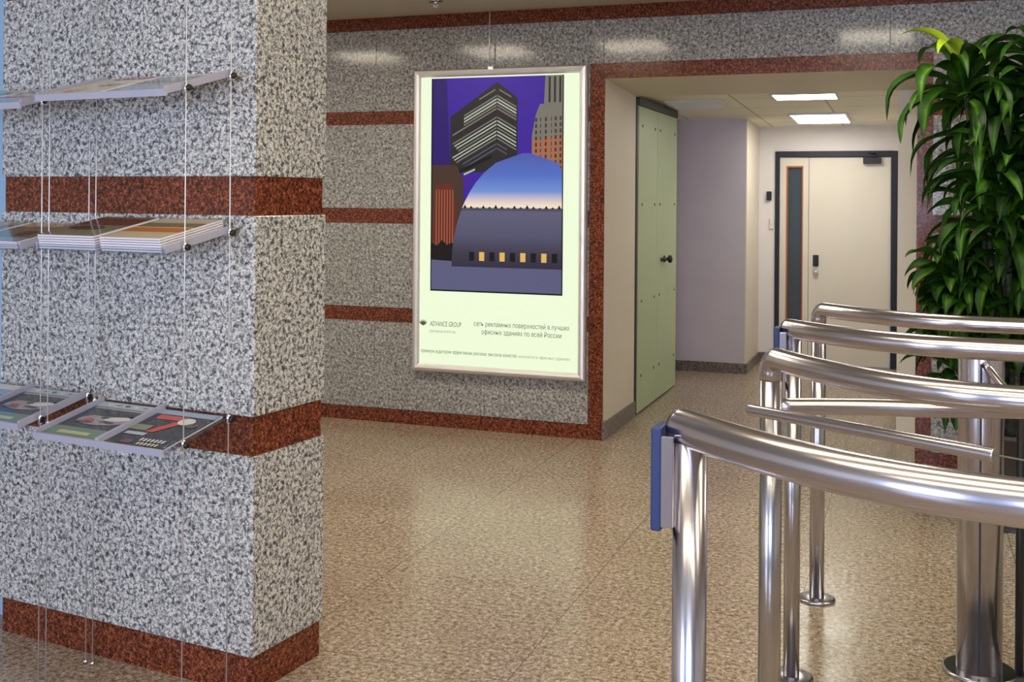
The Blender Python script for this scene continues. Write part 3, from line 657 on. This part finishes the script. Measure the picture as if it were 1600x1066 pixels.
# ------------------------------------------------------------------ turnstile rails, gate and drum
def rail_path(xl, x0, ys, A, xe, z, n=44):
    pts = []
    for i in range(n+1):
        x = xl+(x0-xl)*(i/n)
        t = (x-xl)/(x0-xl); pts.append(Vector((x, ys+A*(1-t)**2, z)))
    pts.append(Vector(((x0+xe)/2, ys, z))); pts.append(Vector((xe, ys, z)))
    return pts
def barrier(idx, xl, x0, ys, A, z, rr, rp, label, reader, elbow, low=None):
    px, py = xl, ys+A; xe = 1.25
    r = empty('barrier_rail', (px, py, 0), label, 'barrier', 'curved steel barrier rails of the turnstile'); T = rel(r)
    pts = rail_path(xl, x0, ys, A, xe, z); d0 = (pts[1]-pts[0]).normalized()
    m = MB()
    if elbow:
        R = rr*1.25; el = []
        for i in range(9):
            a = PI/2*i/8; el.append(pts[0] + d0*(R*(1-math.cos(a))-0.0) + Vector((0, 0, -R+R*math.sin(a))))
        el = [el[0]-Vector((0, 0, 0.02))]+el
        body = [p for p in pts if (p-pts[0]).dot(d0) > R+0.012 or p.x > x0*0.5]
        m.tube(el+body, rr, 28)
    else:
        m.tube([pts[0]-d0*(rr*0.95), pts[0]-d0*(rr*0.6)]+pts, [rr*0.97, rr]+[rr]*len(pts), 28)
    m.build('handrail', M['steel'], r, 0, T)
    for k, (qx, qy) in enumerate(((px, py), (xe-0.06, ys))):
        m = MB(); zt = z-rr*0.62 if not (elbow and k == 0) else z-rr*1.25
        m.tube([(qx, qy, 0.012), (qx, qy, zt)], rp if not (elbow and k == 0) else rr-0.0004, 28); m.build('post', M['steel'], r, 0, T)
        m = MB(); m.lathe([(0.066, 0.0005), (0.066, 0.007), (0.058, 0.010), (rp+0.004, 0.0118)], (qx, qy), 32); m.build('floor_flange', M['steel'], r, 0, T)
    if reader:
        h0, h1 = z-0.165, z+0.004
        bx = boxes([(px-rp-0.0325, px-rp-0.015, py-0.026, py+0.036, h0, h1)]); rd = bx.build('card_reader', M['blue'], r, 0.003, T); rd['label'] = 'blue card reader'
        bx = boxes([(px-rp-0.0148, px-rp+0.006, py-0.030, py+0.038, h0+0.008, h1-0.012)]); bx.build('bracket', M['steel'], rd, 0.002, T)
    if low:
        m = MB(); m.tube(low, 0.0205, 24); m.build('lower_rail', M['steel'], r, 0, T)
    return r
barrier(1, -0.345, 0.20, 1.52, 0.285, 1.070, 0.031, 0.028, 'curved steel barrier rail nearest the camera, with blue card reader', True, False)
lowp = []
for i in range(25):
    t_ = i/24; x = -0.326+0.95*t_; lowp.append(Vector((x, 2.737+0.112*math.sin(min(1, t_*2.4)*PI*0.5)+0.38*max(0, t_-0.36)**1.15, 0.945)))
barrier(2, -0.327, 0.20, 2.34, 0.39, 1.065, 0.0275, 0.0255, 'curved steel barrier rail with a lower side rail, second from the camera', False, True, lowp)
barrier(3, -0.346, 0.15, 3.185, 0.25, 1.055, 0.0295, 0.024, 'curved steel barrier rail with a partly hidden blue reader, third from the camera', True, False)
barrier(4, -0.330, 0.20, 3.855, 0.29, 1.050, 0.0265, 0.023, 'curved steel barrier rail farthest from the camera, before the plant', False, True)

ga, gb, gc = Vector((-0.355, 2.548, 0.97)), Vector((0.142, 2.266, 0.97)), Vector((0.60, 2.006, 0.97))
gd = (gb-ga).normalized(); gn = Vector((-gd.y, gd.x, 0))
g = empty('glass_gate', (gc.x, gc.y, 0), 'clear glass swing gate with thin steel top bar between the two nearest barrier rails', 'gate'); T = rel(g)
m = MB(); m.tube([ga, ga+gd*0.004, gb-gd*0.003, gb], [0.0110, 0.0130, 0.0142, 0.0142], 20); m.build('top_bar', M['steel'], g, 0, T)
gl = MB(); q0, q1 = ga+gd*0.022+gn*0.017, gc+gn*0.017
def slab(mb, a, b, n, th, z0, z1):
    P = []
    for z in (z0, z1):
        for p, sg in ((a, -1), (b, -1), (b, 1), (a, 1)): P.append((p.x+n.x*th*sg/2, p.y+n.y*th*sg/2, z))
    mb.add(P, [(0,3,2,1), (4,5,6,7), (0,1,5,4), (1,2,6,5), (2,3,7,6), (3,0,4,7)])
slab(gl, q0, q1, gn, 0.004, 0.15, 0.966); gl.build('glass_leaf', M['glass'], g, 0, T)
for e0, e1, th_, za, zb in ((q0-gd*0.0016, q0-gd*0.0002, 0.004, 0.15, 0.966), (gb+gn*0.017, q1, 0.003, 0.9661, 0.9685)):
    ge = MB(); slab(ge, e0, e1, gn, th_, za, zb); ge.build('glass_edge', M['rivet'], g, 0, T)
m = MB(); m.tube([(gc.x, gc.y, 0.012), (gc.x, gc.y, 1.0)], 0.03, 24); m.build('pivot_post', M['steel'], g, 0, T)
m = MB(); m.lathe([(0.066, 0.0005), (0.066, 0.008), (0.035, 0.0118)], (gc.x, gc.y), 28); m.build('floor_flange', M['steel'], g, 0, T)

DX, DY = 0.190, 3.69
dr = empty('turnstile_drum', (DX, DY, 0), 'thick steel turnstile column with a sloping arm, standing behind the barrier rails', 'turnstile')
m = MB(); m.lathe([(0.066, 0.013), (0.066, 0.965), (0.062, 0.985), (0.05, 0.995)], n=48); m.build('column', M['steel'], dr)
m = MB(); m.lathe([(0.108, 0.0005), (0.108, 0.009), (0.102, 0.0125)], n=48); m.build('base_plate', M['steel'], dr)
va = Vector((-DX+0.0, -DY, 0)).normalized(); vb = Vector((-va.y, va.x, 0))
m = MB(); P = [va*0.0685+vb*0.003, va*0.0685-vb*0.003, va*0.055-vb*0.003, va*0.055+vb*0.003]
m.add([(p.x, p.y, z) for z in (0.02, 0.955) for p in P], [(0,3,2,1), (4,5,6,7), (0,1,5,4), (1,2,6,5), (2,3,7,6), (3,0,4,7)]); m.build('slot_strip', M['navy'], dr)
m = MB(); m.tube([(0.005, -0.055, 0.955), (0.02, -0.085, 0.94), (0.33, -0.30, 0.56)], [0.012, 0.012, 0.012], 18); m.build('arm', M['steel'], dr)
m = MB(); m.box(0.0665, 0.106, -0.004, 0.004, 0.05, 0.86); m.build('glass_fin', M['glass'], dr)
m = MB(); m.tube([(0.112, -0.004, 0.012), (0.112, -0.004, 0.86)], 0.0125, 18); m.lathe([(0.05, 0.0005), (0.05, 0.008), (0.02, 0.012)], (0.112, -0.004), 24); m.build('edge_post', M['rubber'], dr)

# ------------------------------------------------------------------ potted corn plant
px, py = 0.40, 5.42
pl = empty('potted_plant', (px, py, 0), 'tall bushy corn plant with drooping green leaves in a dark pot right of the opening', 'plant')
m = MB(); m.lathe([(0.15, 0.001), (0.155, 0.02), (0.20, 0.40), (0.212, 0.405), (0.212, 0.43), (0.195, 0.43), (0.19, 0.385)], n=40); m.build('pot', M['pot'], pl)
m = MB(); m.lathe([(0.188, 0.386), (0.12, 0.393), (0.02, 0.396)], n=30); m.build('soil', M['soil'], pl)
crowns = [(-0.20, -0.05, 1.98, 30, .36, .50), (0.10, 0.0, 2.02, 28, .34, .48), (-0.08, 0.05, 1.72, 34, .38, .52), (0.16, -0.06, 1.55, 34, .38, .52), (-0.10, -0.10, 1.38, 32, .28, .38), (0.04, -0.02, 1.18, 34, .34, .48), (-0.12, 0.04, 1.00, 28, .30, .42), (0.14, -0.04, 0.92, 28, .32, .44), (0.30, 0.0, 1.80, 26, .34, .46), (0.34, 0.02, 1.25, 26, .34, .46), (-0.24, -0.06, 1.14, 42, .19, .27), (-0.22, -0.08, 0.99, 40, .18, .26), (-0.02, -0.12, 1.36, 30, .34, .44), (0.22, -0.05, 1.10, 28, .32, .42), (-0.22, -0.02, 0.86, 26, .24, .34), (0.02, -0.12, 0.80, 28, .28, .38), (-0.20, 0.0, 0.66, 24, .22, .34), (-0.05, 0.06, 0.62, 24, .24, .34), (0.0, 0.03, 1.86, 28, .32, .46), (-0.05, -0.08, 1.56, 32, .30, .42), (0.2, 0.0, 1.38, 28, .34, .46)]
def leaf(mb, base, az, el, L_, w, droop, mi):
    n = 13; p = Vector(base); a = el; tw = random.uniform(-0.5, 0.5); vs_, uv = [], []
    wv = random.uniform(0, 6.28); bend = random.uniform(-0.9, 0.9)
    for i in range(n+1):
        t = i/n; azz = az+bend*t; h = Vector((math.cos(azz), math.sin(azz), 0)); d = h*math.cos(a)+Vector((0, 0, math.sin(a)))
        nrm = -h*math.sin(a)+Vector((0, 0, math.cos(a))); side_ = d.cross(nrm).normalized()
        q = tw*t; sd = side_*math.cos(q)+nrm*math.sin(q); nn = nrm*math.cos(q)-side_*math.sin(q)
        ww = w*(0.35+0.65*min(1, t*3.2))*(1-max(0, (t-0.45)/0.55)**1.8)+0.0006
        fold = 0.30*ww; rip = 0.10*ww*math.sin(wv+t*11)
        for k, (u, hgt) in enumerate(((-1, fold+rip), (-0.5, fold*0.35), (0, 0), (0.5, fold*0.35), (1, fold-rip))):
            vs_.append(p+sd*(ww*0.5*u)+nn*hgt); uv.append(((u+1)/2, t))
        p = p+d*(L_/n); a = max(a-droop*(0.35+1.5*t)/n*1.0, -1.45)
    fs = [(i*5+k, i*5+k+1, (i+1)*5+k+1, (i+1)*5+k) for i in range(n) for k in range(4)]
    mb.add(vs_, fs, mi, True, uv)
for ci, (cx, cy, z, n, l0, l1) in enumerate(crowns):
    m = MB()
    for k in range(n):
        t = k/n; az = k*2.39996+random.uniform(-.25, .25)
        el = 1.25-1.25*(1-t)+random.uniform(-0.3, 0.3)
        L_ = random.uniform(l0, l1)*(0.78+0.25*(1-abs(2*t-1)))
        lime = 1 if (ci == 0 and k in (25, 28)) else 0
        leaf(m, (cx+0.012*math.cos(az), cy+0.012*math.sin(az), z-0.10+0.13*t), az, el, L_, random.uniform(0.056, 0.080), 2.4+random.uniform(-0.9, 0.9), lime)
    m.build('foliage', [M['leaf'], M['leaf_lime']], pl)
    c = MB(); bx_, by_ = cx*0.25, cy*0.4+0.02*math.sin(ci*2.0)
    c.tube([(bx_, by_, 0.388), (bx_*1.3+0.01, by_, 0.5+0.2*(z-0.5)), (cx*0.85, cy*0.9, z-0.25), (cx, cy, z-0.02)], [0.017, 0.016, 0.014, 0.010], 12); c.build('cane', M['cane'], pl)
